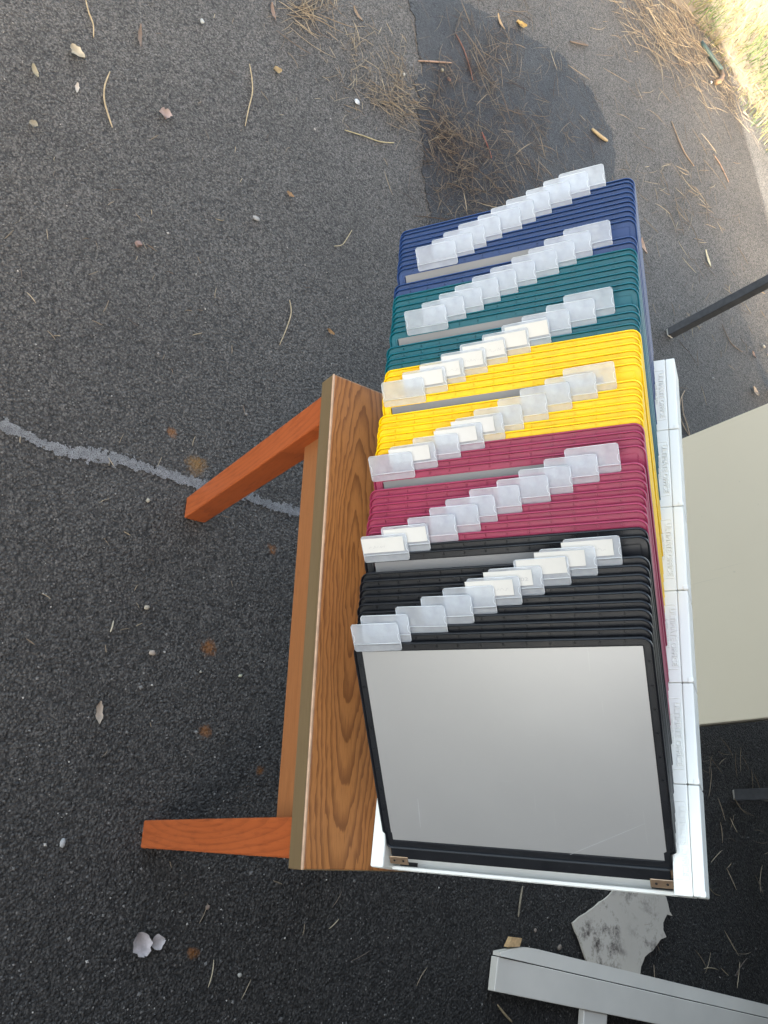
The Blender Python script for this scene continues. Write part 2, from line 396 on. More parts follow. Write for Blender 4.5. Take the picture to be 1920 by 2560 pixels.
# ---------------------------------------------------------------- wooden table
H, LT, TB, DEP = .5157, .6365, .0302, .40
tb = empty('wooden_table', Matrix.Translation((0, 0, 0)))
tag(tb, 'small oak-topped wooden table with orange cherry legs carrying the pocket rack', 'table')
mb = MB(); mb.box((-LT, .0015, H - TB + .002), (0, DEP, H), .0012, seg=2); top = mb.build('tabletop', M_TOP, tb)
mb = MB(); mb.box((-LT - .0005, -.0012, H - TB), (.0005, .0014, H - .0022), .0006); mb.build('edge_band', M_EDGE, top)
mb = MB(); mb.box((-LT - .0008, -.0016, H - .0021), (.0008, .0016, H + .0004), .0008, seg=2); mb.build('worn_edge', M_CORNER, top)
for x in (-LT, 0):
    mb = MB(); s = 1 if x == 0 else -1; mb.box((min(x, x + s * .001), .0018, H - TB), (max(x, x + s * .001), DEP, H - .001)); mb.build('edge_band', M_EDGE, top)
zt = H - TB
XL, XR, LY, LW = -LT + .0165, -.0098, .003, .0455
for (x, y) in ((XL, LY), (XR - LW, LY), (XL, DEP - .003 - LW), (XR - LW, DEP - .003 - LW)):
    bm = bmesh.new(); bmesh.ops.create_cube(bm, size=1)
    for v in bm.verts:
        a = .5 if v.co.z > 0 else .455
        v.co = Vector((x + LW / 2 + (a if v.co.x > 0 else -a) * LW, y + LW / 2 + (a if v.co.y > 0 else -a) * LW, zt if v.co.z > 0 else 0.001))
    bmesh.ops.bevel(bm, geom=bm.edges[:], offset=.0025, segments=2, profile=.5, affect='EDGES')
    me = bpy.data.meshes.new('leg'); 
    c0 = Vector((x + LW / 2 - .03, y, .22))
    for v in bm.verts: v.co -= c0
    bm.to_mesh(me); bm.free(); me.materials.append(M_LEG)
    o = link('leg', me, tb); o.location = c0
AH = .0853; ya = LY + .0224
mb = MB(); mb.box((XL + LW - .002, ya, zt - AH), (XR - LW + .002, ya + .018, zt), .001); mb.build('apron', M_APRON, tb)
mb = MB(); mb.box((XL + LW - .002, DEP - ya - .018, zt - AH), (XR - LW + .002, DEP - ya, zt), .001); mb.build('apron', M_APRON, tb)
for x in (XL + .02, XR - .038):
    mb = MB(); mb.box((x, LY + LW - .002, zt - AH), (x + .018, DEP - LW - .001, zt), .001); mb.build('apron', M_APRON, tb)

# ---------------------------------------------------------------- pocket rack
PSI, PHI = -.07977, 1.04244
l = Vector((-math.cos(PSI), -math.sin(PSI), 0)); D = Vector((-math.sin(PSI), math.cos(PSI), 0)); Z = Vector((0, 0, 1))
q = D * math.cos(PHI) + Z * math.sin(PHI); n = D * -math.sin(PHI) + Z * math.cos(PHI)
O = Vector((-.0016, .1090, H))
MR = Matrix(((-l.x, q.x, n.x, O.x), (-l.y, q.y, n.y, O.y), (-l.z, q.z, n.z, O.z), (0, 0, 0, 1)))
MOD, QP, QC, QC2, NC = .10585, .315, .3502, .3617, .0380
rk = empty('display_rack', MR)
tag(rk, 'white plastic desktop rack of six joined units holding the coloured pockets', 'rack')

def text_mesh(body, size, ext, name, mat, align='LEFT', bevel=0.0, space=1.0):
    cu = bpy.data.curves.new(name, 'FONT'); cu.body = body; cu.size = size; cu.extrude = ext; cu.align_x = align; cu.bevel_depth = bevel; cu.space_character = space; cu.resolution_u = 3
    o = bpy.data.objects.new(name, cu); COL.objects.link(o)
    dg = bpy.context.evaluated_depsgraph_get(); me = bpy.data.meshes.new_from_object(o.evaluated_get(dg))
    bpy.data.objects.remove(o); me.name = name; me.materials.clear(); me.materials.append(mat)
    return me
def fit(me, x0, x1, y0, y1, z0=0):
    xs = [v.co.x for v in me.vertices]; ys = [v.co.y for v in me.vertices]; a, b, c, d = min(xs), max(xs), min(ys), max(ys)
    for v in me.vertices:
        v.co.x = x0 + (v.co.x - a) / (b - a) * (x1 - x0); v.co.y = y0 + (v.co.y - c) / (d - c) * (y1 - y0); v.co.z += z0
    me.update()
def embossed():
    # raised outline lettering: each glyph is outlined by a thin rounded bead
    a = text_mesh('ULTIMATE OFFICE', .01, .0, 'lettering', M_WHITE, space=1.05)
    return a
GAP = .0003
CAPW = MOD - 2 * GAP
mb = MB()
mb.box((0, .3325, -.012), (CAPW, QC - .0002, NC), .0008, seg=2)
me_cap = mb.mesh('cap', M_WHITE)
mb = MB()
mb.box((.0002, QC + .0001, -.012), (CAPW - .0002, QC2, NC + .0003), .0014, seg=3)
mb.box((CAPW - .006, QC2 - .006, NC - .006), (CAPW + .0002, QC2 + .0008, NC + .0010), .0018, seg=2)
me_lip = mb.mesh('cap_lip', M_WHITE)
mb = MB(); mb.box((0, 0, -.012), (CAPW, .0165, .036), .0025, seg=2); me_bot = mb.mesh('bottom_rail', M_WHITE)
mb = MB(); mb.box((0, .0166, -.008), (CAPW, .3324, -.003), .0005); me_back = mb.mesh('back_plate', M_WHITE)
mb = MB(); mb.box((-.0022, 0, -.0034), (.0022, .022, -.0026)); me_slot = mb.mesh('pivot_slot', M_SLOT)
# raised frame round the lettering and the lettering itself
x0, x1 = .0165, .0905; yb, yt = .3348, .3480; zf = NC
mb = MB(); rr = .0018
path = []
for (cx, cy, a0) in ((x1 - rr, yt - rr, 0), (x0 + rr, yt - rr, 90), (x0 + rr, yb + rr, 180), (x1 - rr, yb + rr, 270)):
    for k_ in range(5): an = math.radians(a0 + k_ * 22.5); path.append((cx + rr * math.cos(an), cy + rr * math.sin(an), zf))
mb.tube(path + [path[0]], .0005, 6, cap=False); me_fr = mb.mesh('raised_frame', M_WHITE, True)
me_t1 = text_mesh('ULTIMATE OFFICE', .01, .0009, 'lettering', M_WHITE, bevel=.00016); fit(me_t1, x0 + .0045, x1 - .0035, .34115, .34715, zf + .0002)
me_t2 = text_mesh('1-800-631-2233', .006, .0007, 'lettering', M_WHITE, bevel=.0001); fit(me_t2, x0 + .017, x1 - .024, .3362, .3397, zf + .0001)
for k in range(6):
    mo = link('module', me_cap, rk); mo.location = (-(k + 1) * MOD + GAP, 0, 0)
    for nm, me in (('cap_lip', me_lip), ('bottom_rail', me_bot), ('back_plate', me_back), ('raised_frame', me_fr), ('lettering', me_t1), ('lettering', me_t2)):
        link(nm, me, mo)
    for yy in (.0215, .306):
        for i in range(10): link('pivot_slot', me_slot, mo).location = (CAPW - .0075 - i * .0092, yy, 0)
for x in (-.0046, -6 * MOD + .0006):
    mb = MB(); mb.box((x, 0.0167, -.0125), (x + .004, .3323, .010), .0010, seg=2); mb.build('end_rim', M_WHITE, rk)
for x in (-.16, -.47):
    mb = MB(); mb.prism([(.02, -.012), (.30, -.012), (.30, -.05), (.02, -.012 - .28 * .6)], x, x + .012)
    # lies in the local y-z plane
    for i, v in enumerate(mb.v): mb.v[i] = (v[2], v[0], v[1])
    mb.build('easel_foot', M_WHITE, rk)

# ---- pockets
PL = .258
XR_, XL_ = .0042, .0025          # the frame is wider above the notches by its hinge
def rring(off, x0, x1, y0, y1, r, seg=5):
    rr = max(r - off, .0015); r2_ = rr * .5; pts = []
    def arc(cx, cy, a0, r_):
        for k in range(seg + 1):
            an = math.radians(a0 + 90 * k / seg); pts.append((cx + r_ * math.cos(an), cy + r_ * math.sin(an)))
    arc(x1 + XR_ - off - rr, y1 - off - rr, 0, rr); arc(x0 - XL_ + off + rr, y1 - off - rr, 90, rr)
    pts.append((x0 - XL_ + off, .0335)); pts.append((x0 + off, .0310))
    arc(x0 + off + r2_, y0 + off + r2_, 180, r2_); arc(x1 - off - r2_, y0 + off + r2_, 270, r2_)
    pts.append((x1 - off, .0310)); pts.append((x1 + XR_ - off, .0335))
    return pts
prof = [(0, -.0016), (0, .0012), (.0004, .0022), (.0012, .0027), (.0021, .0023), (.0026, .0008), (.0029, -.0006), (.0096, -.0006), (.0099, -.0010), (.0118, -.0010), (.0122, -.0013), (.0122, -.0016)]
mb = MB(); Y0 = .013
prof = [(a * .86, b) for a, b in prof]
rings = [[(x, y, z) for x, y in rring(o_, 0, QP, Y0, PL, .011)] for o_, z in prof]
N = len(rings[0]); vs_ = [p for r in rings for p in r]; fs = []
for i in range(len(rings)):
    i2 = (i + 1) % len(rings)
    for k in range(N):
        k2 = (k + 1) % N; fs.append((i * N + k, i * N + k2, i2 * N + k2, i2 * N + k))
mb.add(vs_, fs)
for i in range(12):                                    # little snap nubs along the border
    x = .022 + i * .0246
    mb.box((x - .0004, PL - .0064, -.0006), (x + .0004, PL - .0036, .0006)); mb.box((x + .0012, PL - .0064, -.0006), (x + .0016, PL - .0044, .0003))
for i in range(9):
    y = .035 + i * .0246
    for xx in (.0050 - XL_, QP + XR_ - .0050): mb.box((xx - .0014, y - .0004, -.0006), (xx + .0014, y + .0004, .0006)); mb.box((xx - .0014, y + .0012, -.0006), (xx + .0004, y + .0016, .0003))
me_frame = mb.mesh('frame', POCKET_COL[0][1])
me_frame.polygons.foreach_set('use_smooth', [i < len(fs) for i in range(len(me_frame.polygons))])
try:
    me_frame.set_sharp_from_angle(angle=math.radians(50))
except Exception: pass
mb = MB(); mb.box((.0098 - XL_, Y0 + .0098, -.0012), (QP + XR_ - .0098, PL - .0098, -.0007)); me_sheet = mb.mesh('sheet', M_FILM)
mb = MB(); mb.box((.0098, Y0 + .0098, -.0012), (QP - .040, PL - .0098, -.0007)); me_sheet2 = mb.mesh('sheet', M_FILM_SHADED)
mb = MB(); mb.box((QP - .0398, Y0 + .010, -.0013), (QP + XR_ - .0098, PL - .0098, -.0007)); me_strip = mb.mesh('backing_strip', POCKET_COL[0][1])
mb = MB(); mb.box((.004, .0005, -.0026), (QP - .004, Y0 + .0012, .0016), .0014, seg=2); me_bar = mb.mesh('hinge_bar', POCKET_COL[4][1])
def clip_mesh():
    mb = MB(); mb.box((-.0115, -.0045, .0017), (.0115, .0050, .0027), .0004)
    for x in (-.0055, .0055):
        ring = [(x + .0014 * math.cos(a * .7854), .0002 + .0014 * math.sin(a * .7854), .00285) for a in range(8)]
        mb.add(ring, [tuple(range(8))], 1)
    return mb.mesh('clip', [M_METAL, M_HOLE])
me_clip = clip_mesh()
TW, TH_ = .0575, .0315
def tab_mesh():
    mb = MB(); r = .003; pts = []
    for (cx, cy, a0) in ((TW - r, TH_ - r, 0), (r, TH_ - r, 90), (r, r, 180), (TW - r, r, 270)):
        for k in range(4): an = math.radians(a0 + 30 * k); pts.append((cx + r * math.cos(an), cy + r * math.sin(an)))
    # thumb notches at both short ends
    mb.prism(pts, 0, .0006)
    return mb.mesh('tab', M_TAB)
me_tab = tab_mesh()
mb = MB()
mb.tube([(.001, .0085, .0008), (TW - .001, .0085, .0008)], .0004, 5)
mb.tube([(.0025, TH_ - .0003, .0004), (TW - .0025, TH_ - .0003, .0004)], .0004, 5)
for sx, x in ((1, .0006), (-1, TW - .0006)):
    mb.tube([(x, .0028, .0004), (x, .0110, .0004), (x + sx * .0016, .0125, .0006), (x + sx * .0020, .0155, .0006), (x + sx * .0016, .0185, .0006), (x, .0200, .0004), (x, TH_ - .003, .0004)], .0003, 4)
me_rim = mb.mesh('tab_rim', M_TABRIM, True)
CW, CH = .0520, .0170
mb = MB(); mb.box((0, 0, 0), (CW, CH, .0003)); me_card = mb.mesh('label_card', M_CARD)

def scribble(seed, length=.026, h=.0036):
    rnd = random.Random(seed); mb = MB(); x = 0
    while x < length:
        pts = [Vector((x, rnd.uniform(0, .3) * h, 0))]
        k = rnd.randint(2, 4)
        for _ in range(k):
            x += rnd.uniform(.0006, .0015); pts.append(Vector((x, rnd.uniform(0, 1) * h, 0)))
        for a, b in zip(pts, pts[1:]):
            d = (b - a).normalized(); p = Vector((-d.y, d.x, 0)) * .00016
            mb.add([a - p, b - p, b + p, a + p], [(0, 1, 2, 3)])
        x += rnd.uniform(.0004, .0018)
    return mb.mesh('handwriting', M_PENCIL)
me_note = text_mesh('0/02', .005, .0, 'handwriting', M_PENCIL); fit(me_note, 0, .0145, 0, .0038)

TIP_STEP = [.0092, .0092, .0090, .0088, .0084, .0074]      # from the front unit to the rear one
TAB0 = [.842, .835, .838, .832, .830, .80]; TAB9 = [.098, .103, .098, .110, .180, .185]
CARDS = {0: (0, 1, 2, 3, 4), 1: (8, 9), 2: (5, 6, 8), 3: (3, 4, 5, 6, 7, 8)}
ORD = ['rearmost', 'second from the rear', 'third from the rear', 'fourth from the rear', 'fifth from the rear', 'sixth from the rear', 'sixth from the front', 'fifth from the front', 'fourth from the front', 'third from the front', 'second from the front', 'frontmost']
jit = random.Random(21)
for k in range(6):
    for jj in range(10):                                  # jj = 0 is the front pocket of its unit
        j = 9 - jj
        gi = (5 - k) * 10 + j                             # 0 = rearmost of all sixty
        ci, oi = gi // 12, gi % 12
        tip = .2234 + k * .1066 + jj * TIP_STEP[k] + jit.uniform(-.0004, .0004)
        th = .6127 + .002 * jj + jit.uniform(-.004, .004)
        sh = tip - PL * math.cos(th)
        p = l * math.cos(th) + n * math.sin(th); c = n * math.cos(th) - l * math.sin(th)
        qo = .0177 + jit.uniform(-.0007, .0007)
        h = O + l * sh + q * qo + n * .0231
        M = Matrix(((q.x, p.x, c.x, h.x), (q.y, p.y, c.y, h.y), (q.z, p.z, c.z, h.z), (0, 0, 0, 1)))
        cname, cm = POCKET_COL[ci]
        pk = empty('display_pocket', M)
        has_card = j in CARDS.get(k, ())
        lab = '%s framed pocket, %s of the twelve %s ones, %s' % (cname, ORD[oi], cname.split()[0], 'paper tab' if has_card else 'clear tab')
        if k == 0 and jj == 0: lab = 'black framed pocket at the very front showing its whole grey sheet'
        tag(pk, lab, 'pocket', 'framed pockets in the rack')
        link('frame', me_frame, pk, cm)
        sh_o = link('sheet', me_sheet if (k == 0 and jj == 0) else me_sheet2, pk)
        link('hinge_bar', me_bar, pk)
        if not (k == 0 and jj == 0): link('backing_strip', me_strip, pk, cm)
        for x in (.013, QP - .013): link('clip', me_clip, pk).location = (x, -.0015, 0)
        f = TAB0[k] + (TAB9[k] - TAB0[k]) * j / 9 + jit.uniform(-.012, .012)
        if k == 0 and j == 8: f = .13
        tx = f * (QP + XR_ + XL_) - XL_ - TW / 2
        tb_ = link('tab', me_tab, pk); tb_.location = (tx, PL - .0085, .0020); tb_.rotation_euler = (math.radians(jit.uniform(1, 4)), 0, math.radians(jit.uniform(-.8, .8)))
        link('tab_rim', me_rim, tb_)
        if has_card:
            ox = jit.choice((-.0055, -.002, .001, .003)) if k != 3 else jit.uniform(-.001, .004)
            cd_ = link('label_card', me_card, tb_); cd_.location = (ox, .0115 if not (k == 0 and j == 2) else .014, .0011)
            if k == 0 and j == 3: hw = link('handwriting', me_note, tb_); hw.location = (ox + .033, .0165, .0016)
            elif (k, j) in ((0, 0), (0, 4), (1, 9), (3, 5), (3, 6), (3, 7)):
                hw = link('handwriting', scribble(k * 10 + j, .020 if k else .017), tb_); hw.location = (ox + (.029 if (k, j) != (1, 9) else .008), .0165, .0016)
        if k == 0 and jj == 0:                            # scratches and creases on the front sheet
            mb = MB()
            for (a, b, w_) in (((.045, .040), (.047, .075), .0005), ((.205, .018), (.292, .062), .0003)):
                a, b = Vector((*a, -.00062)), Vector((*b, -.00062)); d = (b - a).normalized(); pp_ = Vector((-d.y, d.x, 0)) * w_
                mb.add([a - pp_ * .4, a.lerp(b, .5) - pp_, b - pp_ * .3, b + pp_ * .3, a.lerp(b, .5) + pp_, a + pp_ * .4], [(0, 1, 4, 5), (1, 2, 3, 4)])
            mb.build('scratch', M_SCRATCH, sh_o)

# ---------------------------------------------------------------- things behind
pn = empty('upright_panel', Matrix.Translation((-.75, 1.42, 0)))
tag(pn, 'beige laminate panel standing upright on the asphalt behind the rack', 'panel')
mb = MB(); mb.box((-.405, 0, 0), (.404, .022, .86), .0012, seg=2); mb.build('board', M_BEIGE, pn)
mb = MB(); mb.box((.4045, .0006, .001), (.4075, .0214, .859), .0006); mb.build('edge_strip', M_BEIGE_EDGE, pn)

ta = empty('work_table', Matrix.Translation((-.3, 1.9, 0)))
tag(ta, 'table on square black steel legs standing behind the beige panel', 'table')
mb = MB(); mb.box((-1.45, -.36, .735), (1.35, .42, .765), .004, seg=2); mb.build('tabletop', M_LAM, ta)
fA, fB = G(1672, 835), G(1838, 1988)
for (x, y) in ((fA.x, fA.y), (fB.x, fB.y), (.93, 1.70), (fA.x, fA.y + .62), (fB.x, fB.y + .58), (.93, 2.25)):
    mb = MB(); X, Y = x + .3, y - 1.9
    mb.box((X - .015, Y - .015, .006), (X + .015, Y + .015, .734), .003, seg=2); lg = mb.build('leg', M_STEEL, ta)
    mb = MB(); mb.box((X - .013, Y - .013, 0.0005), (X + .013, Y + .013, .0058), .001); mb.build('glide', M_GLIDE, lg)
for (x, y0, y1) in ((fA.x, fA.y, fA.y + .62), (fB.x, fB.y, fB.y + .58), (.93, 1.70, 2.25)):
    mb = MB(); mb.box((x + .3 - .012, y0 - 1.9 + .016, .69), (x + .3 + .012, y1 - 1.9 - .016, .72), .002); mb.build('crossbar', M_STEEL, ta)

# torn dirty board
poly = [(0.115, 0.99), (0.051, 1.126), (.02, 1.19), (.03, 1.28), (0.062, 1.318), (0.107, 1.334), (.103, 1.318), (0.118, 1.299), (.133, 1.296), (0.148, 1.305), (.152, 1.284), (0.164, 1.263), (0.186, 1.221), (.205, 1.205), (0.225, 1.199), (.222, 1.165), (.228, 1.13), (.218, 1.10), (.222, 1.07), (0.195, 1.034)]
mb = MB(); cx, cy = .12, 1.15
mb.prism([(x - cx, y - cy) for x, y in rough_poly(poly, .012, .005, 5.)], .004, .009)
o = mb.build('torn_board', M_DIRTY); o.location = (cx, cy, 0)
tag(o, 'torn dirt-stained white board lying flat on the dark asphalt', 'board')

# laminate frame piece lying on the ground
bmx = empty('laminate_frame', Matrix.Translation((.166, .753, .0)) @ Matrix.Rotation(math.radians(-10.6), 4, 'Z'))
tag(bmx, 'grey-white laminated furniture rail with a cross piece lying on the ground', 'rail')
mb = MB(); mb.box((.0010, 0, .004), (.0610, 1.25, .024), .0012); mb.build('rail', M_LAM, bmx)
mb = MB(); yy_ = [.004 + i * .02 for i in range(8)] + [1.25]         # thin side board, its laminate lifting at the near end
vs_ = []
for y in yy_:
    w_ = .029 - .022 * max(0, 1 - y / .10) ** 1.5; zz = .0235 + .004 * max(0, 1 - y / .12)
    vs_ += [(-w_, y, .004), (-.0010, y, .004), (-.0010, y, zz), (-w_, y, zz - .003)]
fs_ = [(0, 1, 2, 3)[::-1], tuple((len(yy_) - 1) * 4 + i for i in range(4))]
for i in range(len(yy_) - 1):
    for k in range(4): fs_.append((i * 4 + k, i * 4 + 4 + k, i * 4 + 4 + (k + 1) % 4, i * 4 + (k + 1) % 4)[::-1])
mb.add(vs_, fs_); mb.build('side_board', M_LAM, bmx)
mb = MB(); mb.box((.0616, .262, .003), (.36, .335, .019), .0015); mb.build('cross_piece', M_LAM, bmx)
mb = MB(); mb.prism([(-.040, .040), (-.020, .030), (-.026, .062), (-.042, .066)], .005, .018); mb.build('chip', M_CHIP, bmx)

# hose end at the verge
hp = [G(*p, .012) for p in [(1752, 105), (1764, 122), (1778, 142), (1792, 160), (1803, 175), (1806, 190), (1800, 202), (1790, 206)]]
mb = MB(); mb.tube(hp[:5], .011, 10)
hz = mb.build('hose_end', plain('hose_rubber', (.022, .045, .042), .5, .3, 60), None, True)
tag(hz, 'short dark green hose end with a brown hooked tip beside the dry grass', 'hose')
mb = MB(); mb.tube(hp[4:], [.0085, .010, .011, .011], 10); mb.build('tip', plain('hose_tip', (.16, .10, .055), .7, .3, 60), hz, True)

# ---------------------------------------------------------------- loose bits on the asphalt
def pebble(uv, size, col, label, name='pebble', cat='stone', seed=0, flat=.7, group='loose bits on the asphalt', cube=False):
    bm = bmesh.new()
    if cube:
        bmesh.ops.create_cube(bm, size=1.6); bmesh.ops.bevel(bm, geom=bm.edges[:], offset=.25, segments=2, profile=.5, affect='EDGES')
    else: bmesh.ops.create_icosphere(bm, subdivisions=2, radius=1)
    rnd = random.Random(seed); off = Vector((rnd.random() * 50, rnd.random() * 50, 0))
    sx, sy = rnd.uniform(.8, 1.25), rnd.uniform(.7, 1.1)
    for v in bm.verts:
        d = 1 + .35 * noise.noise(v.co * 1.3 + off) + .12 * noise.noise(v.co * 3.5 + off)
        v.co = Vector((v.co.x * sx * d, v.co.y * sy * d, v.co.z * flat * d)) * size * .86
    zmin = min(v.co.z for v in bm.verts)
    for v in bm.verts: v.co.z -= zmin
    me = bpy.data.meshes.new(name); bm.to_mesh(me); bm.free()
    me.materials.append(plain(name + '_mat', tuple(c_ * .52 for c_ in col), .8, .25, 90))
    if not cube: me.polygons.foreach_set('use_smooth', [True] * len(me.polygons))
    o = link(name, me); g = G(*uv); o.location = (g.x, g.y, .0008); o.rotation_euler = (0, 0, rnd.uniform(0, 6))
    return tag(o, label, cat, group)

def leaf(uv, ang, ln, wd, col, label, name='dead_leaf', cat='leaf', seed=0, curl=.25, z0=.002):
    rnd = random.Random(seed); mb = MB(); N_ = 9; vs_ = []; fs_ = []
    for i in range(N_):
        t_ = i / (N_ - 1); hw = wd / 2 * (math.sin(math.pi * min(1, t_ * .92 + .06)) ** .8) * (1 + .25 * rnd.uniform(-1, 1))
        z = z0 + ln * curl * (t_ - .5) ** 2 * 1.6
        for sgn in (-1, 0, 1): vs_.append((t_ * ln - ln / 2, sgn * hw, z + abs(sgn) * wd * .22 + rnd.uniform(0, .0006)))
    for i in range(N_ - 1):
        for k in range(2): fs_.append((i * 3 + k, i * 3 + k + 1, i * 3 + k + 4, i * 3 + k + 3))
    b = len(vs_); vs_ += [(x, y, z + .0006) for x, y, z in vs_]; fs_ += [tuple(b + i for i in f[::-1]) for f in fs_]
    mb.add(vs_, fs_)
    o = mb.build(name, plain(name + '_mat', tuple(c_ * .6 for c_ in col), .75, .3, 70), None, True); g = G(*uv); o.location = (g.x, g.y, 0); o.rotation_euler = (0, 0, ang)
    return tag(o, label, cat, 'loose bits on the asphalt')

def stalk(uvs, r, col, label, name='dry_stalk', cat='stalk'):
    P_ = [G(*p, r + .001) for p in uvs]; pts = []
    for i in range(len(P_) - 1):                            # Catmull-Rom through the points
        p0, p1, p2, p3 = P_[max(i - 1, 0)], P_[i], P_[i + 1], P_[min(i + 2, len(P_) - 1)]
        for k in range(5):
            t_ = k / 5; pts.append(.5 * ((2 * p1) + (p2 - p0) * t_ + (2 * p0 - 5 * p1 + 4 * p2 - p3) * t_ ** 2 + (3 * p1 - p0 - 3 * p2 + p3) * t_ ** 3))
    pts.append(P_[-1]); c = P_[0].copy(); c.z = 0
    rs = [r * (.55 + .45 * math.sin(math.pi * (i + 1) / (len(pts) + 1))) for i in range(len(pts))]
    mb = MB(); mb.tube([p - c for p in pts], rs, 6)
    o = mb.build(name, plain(name + '_mat', tuple(c_ * .7 for c_ in col), .75, .25, 80), None, True); o.location = c
    return tag(o, label, cat, 'loose bits on the asphalt')

TAN = (.42, .34, .21); PALE = (.55, .50, .42); PINK = (.36, .25, .22); BRN = (.22, .13, .085)
pebble((344, 613), .0075, (.33, .22, .19), 'pinkish squared-off stone lying alone left of the rack', seed=3, cube=True, flat=.8)
pebble((503, 58), .0075, (.55, .58, .56), 'rounded whitish pebble near the top edge of the photo', seed=4)
pebble((891, 257), .0085, (.70, .72, .74), 'bright white chip beside the straw cluster', seed=5, flat=.4, cat='chip', name='white_chip')
pebble((1103, 178), .007, (.42, .37, .25), 'tan rounded pebble on the dark asphalt patch', seed=6)
pebble((1008, 188), .0055, (.74, .74, .70), 'tiny white pebble on the pale dusty asphalt left of the dark patch', seed=7)
pebble((366, 1519), .0058, (.48, .42, .32), 'cream pebble, upper of the two midway along the left side', seed=8, flat=.5)
pebble((379, 1633), .0066, (.46, .38, .30), 'cream pebble, lower of the two midway along the left side', seed=9, flat=.5)
pebble((599, 1690), .0042, (.50, .50, .36), 'small pale yellow chip near the table apron', seed=10, name='pale_chip', cat='chip')
pebble((369, 1152 + 100), .0042, (.50, .46, .36), 'small cream pebble left of the left leg foot', seed=11)
pebble((155, 2108), .0070, (.48, .48, .47), 'greyish white chip at the lower left edge', seed=12, flat=.4, name='white_chip', cat='chip')
pebble((597, 2437), .0040, (.52, .50, .44), 'small white pebble at the bottom under the table end', seed=13)
leaf((350, 2360), .4, .036, .034, (.52, .47, .46), 'crumpled greyish scrap at the lower left', seed=14, name='crumpled_scrap', cat='scrap', curl=.15)
leaf((392, 2354), 1.9, .022, .020, (.50, .46, .45), 'small grey scrap touching the crumpled scrap at the lower left', seed=15, name='grey_scrap', cat='scrap', curl=.15)
pebble((517, 2268), .0050, (.34, .25, .20), 'brownish pebble below the right table leg', seed=16)
pebble((639, 548), .0085, (.42, .41, .39), 'pale broken chip midway between the rack and the left edge', seed=17, flat=.35, name='pale_chip', cat='chip')
pebble((1775, 208), .0085, (.62, .60, .56), 'white stone beside the hooked hose end', seed=18)
pebble((1121, 200), .0085, (.30, .16, .12), 'reddish brown bark chip on the dark asphalt patch', seed=19, flat=.35, name='bark_chip', cat='chip')
pebble((1906, 868), .0080, (.55, .50, .40), 'cream pebble at the right edge between the steel leg and the panel', seed=20)
pebble((1917, 886), .0070, (.50, .42, .36), 'pinkish cream pebble cut off by the right edge', seed=22)
pebble((1781, 947), .0050, (.50, .48, .44), 'small white pebble above the beige panel corner', seed=23)
pebble((1335, 2325), .0045, (.34, .27, .22), 'small pinkish pebble left of the torn board', seed=24)
pebble((1396, 2368), .0065, (.30, .24, .19), 'brownish chip between the torn board and the laminate rail', seed=25, flat=.5, name='brown_chip', cat='chip')
pebble((500, 1680), .003, (.45, .42, .35), 'tiny cream chip below the big orange stain', seed=26, name='pale_chip', cat='chip')
leaf((191, 136), 1.1, .034, .026, (.50, .44, .32), 'pale tan leaf scrap at the upper left', seed=1)
leaf((411, 290), .2, .026, .026, (.40, .30, .26), 'pinkish leaf scrap left of the rack', seed=2)
leaf((691, 179), 2.0, .024, .018, (.36, .26, .12), 'ochre leaf curl above the middle', seed=3)
leaf((680, 33), .3, .052, .011, (.27, .18, .13), 'narrow brown leaf at the top edge', seed=4)
leaf((891, 40), .8, .045, .012, (.28, .20, .13), 'brown pod-like leaf at the top edge right of the straw fan', seed=5)
leaf((348, 96), .15, .062, .009, (.20, .14, .10), 'thin dark brown leaf at the upper left', seed=6)
leaf((1248, 58), .5, .060, .013, (.48, .34, .19), 'slim tan leaf at the top of the dark patch', seed=7)
leaf((1299, 65), 1.9, .050, .030, (.50, .33, .10), 'ochre yellow leaf with a dark spot at the top of the dark patch', seed=8)
leaf((1604, 618), .35, .060, .022, (.52, .36, .26), 'peach coloured leaf tucked against the navy pockets', seed=9)
leaf((1885, 980), .9, .040, .022, (.48, .38, .28), 'dry leaf with a stem near the beige panel', seed=10)
leaf((723, 489), 1.3, .020, .012, (.34, .20, .09), 'small rusty leaf curl in front of the rack', seed=11)
leaf((824, 832), 1.2, .020, .012, (.34, .19, .07), 'small orange leaf curl just above the table corner', seed=12)
leaf((246, 1782), .1, .036, .012, (.44, .36, .28), 'narrow cream leaf in the left middle', seed=13)
leaf((86, 182), .5, .030, .012, (.36, .31, .20), 'small straw coloured leaf at the upper left edge', seed=14)
leaf((82, 184 + 130), .2, .016, .014, (.30, .26, .18), 'tiny straw coloured scrap at the left edge', seed=15)
leaf((191, 224), .1, .026, .009, (.60, .54, .46), 'whitish sliver beside the curved stalk', seed=16, name='pale_sliver', cat='sliver')
leaf((1767, 648), .25, .075, .014, (.66, .60, .40), 'flat cream wood strip on the asphalt near the black steel leg', seed=17, curl=.05, name='wood_strip', cat='strip')
leaf((1881, 1008 - 120), .6, .030, .016, (.40, .26, .19), 'reddish leaf scrap between the steel leg and the panel', seed=18)
stalk([(275, 179), (262, 215), (261, 250), (270, 285), (281, 318)], .0019, (.40, .31, .18), 'curved straw stalk at the upper left')
stalk([(624, 160), (630, 198), (631, 232), (622, 270), (613, 315)], .0017, (.42, .33, .19), 'wavy straw stalk with a knot right of the pinkish leaf scrap')
stalk([(212, -10), (222, 30), (233, 60), (234, 93)], .0016, (.40, .31, .18), 'straw stalk running off the top left edge')
stalk([(724, 750), (728, 782), (716, 822), (699, 862)], .0014, (.40, .32, .20), 'bent straw stalk in front of the teal pockets')
stalk([(862, 325), (910, 340), (950, 354), (985, 357)], .0017, (.44, .37, .20), 'pale stalk left of the dark patch')
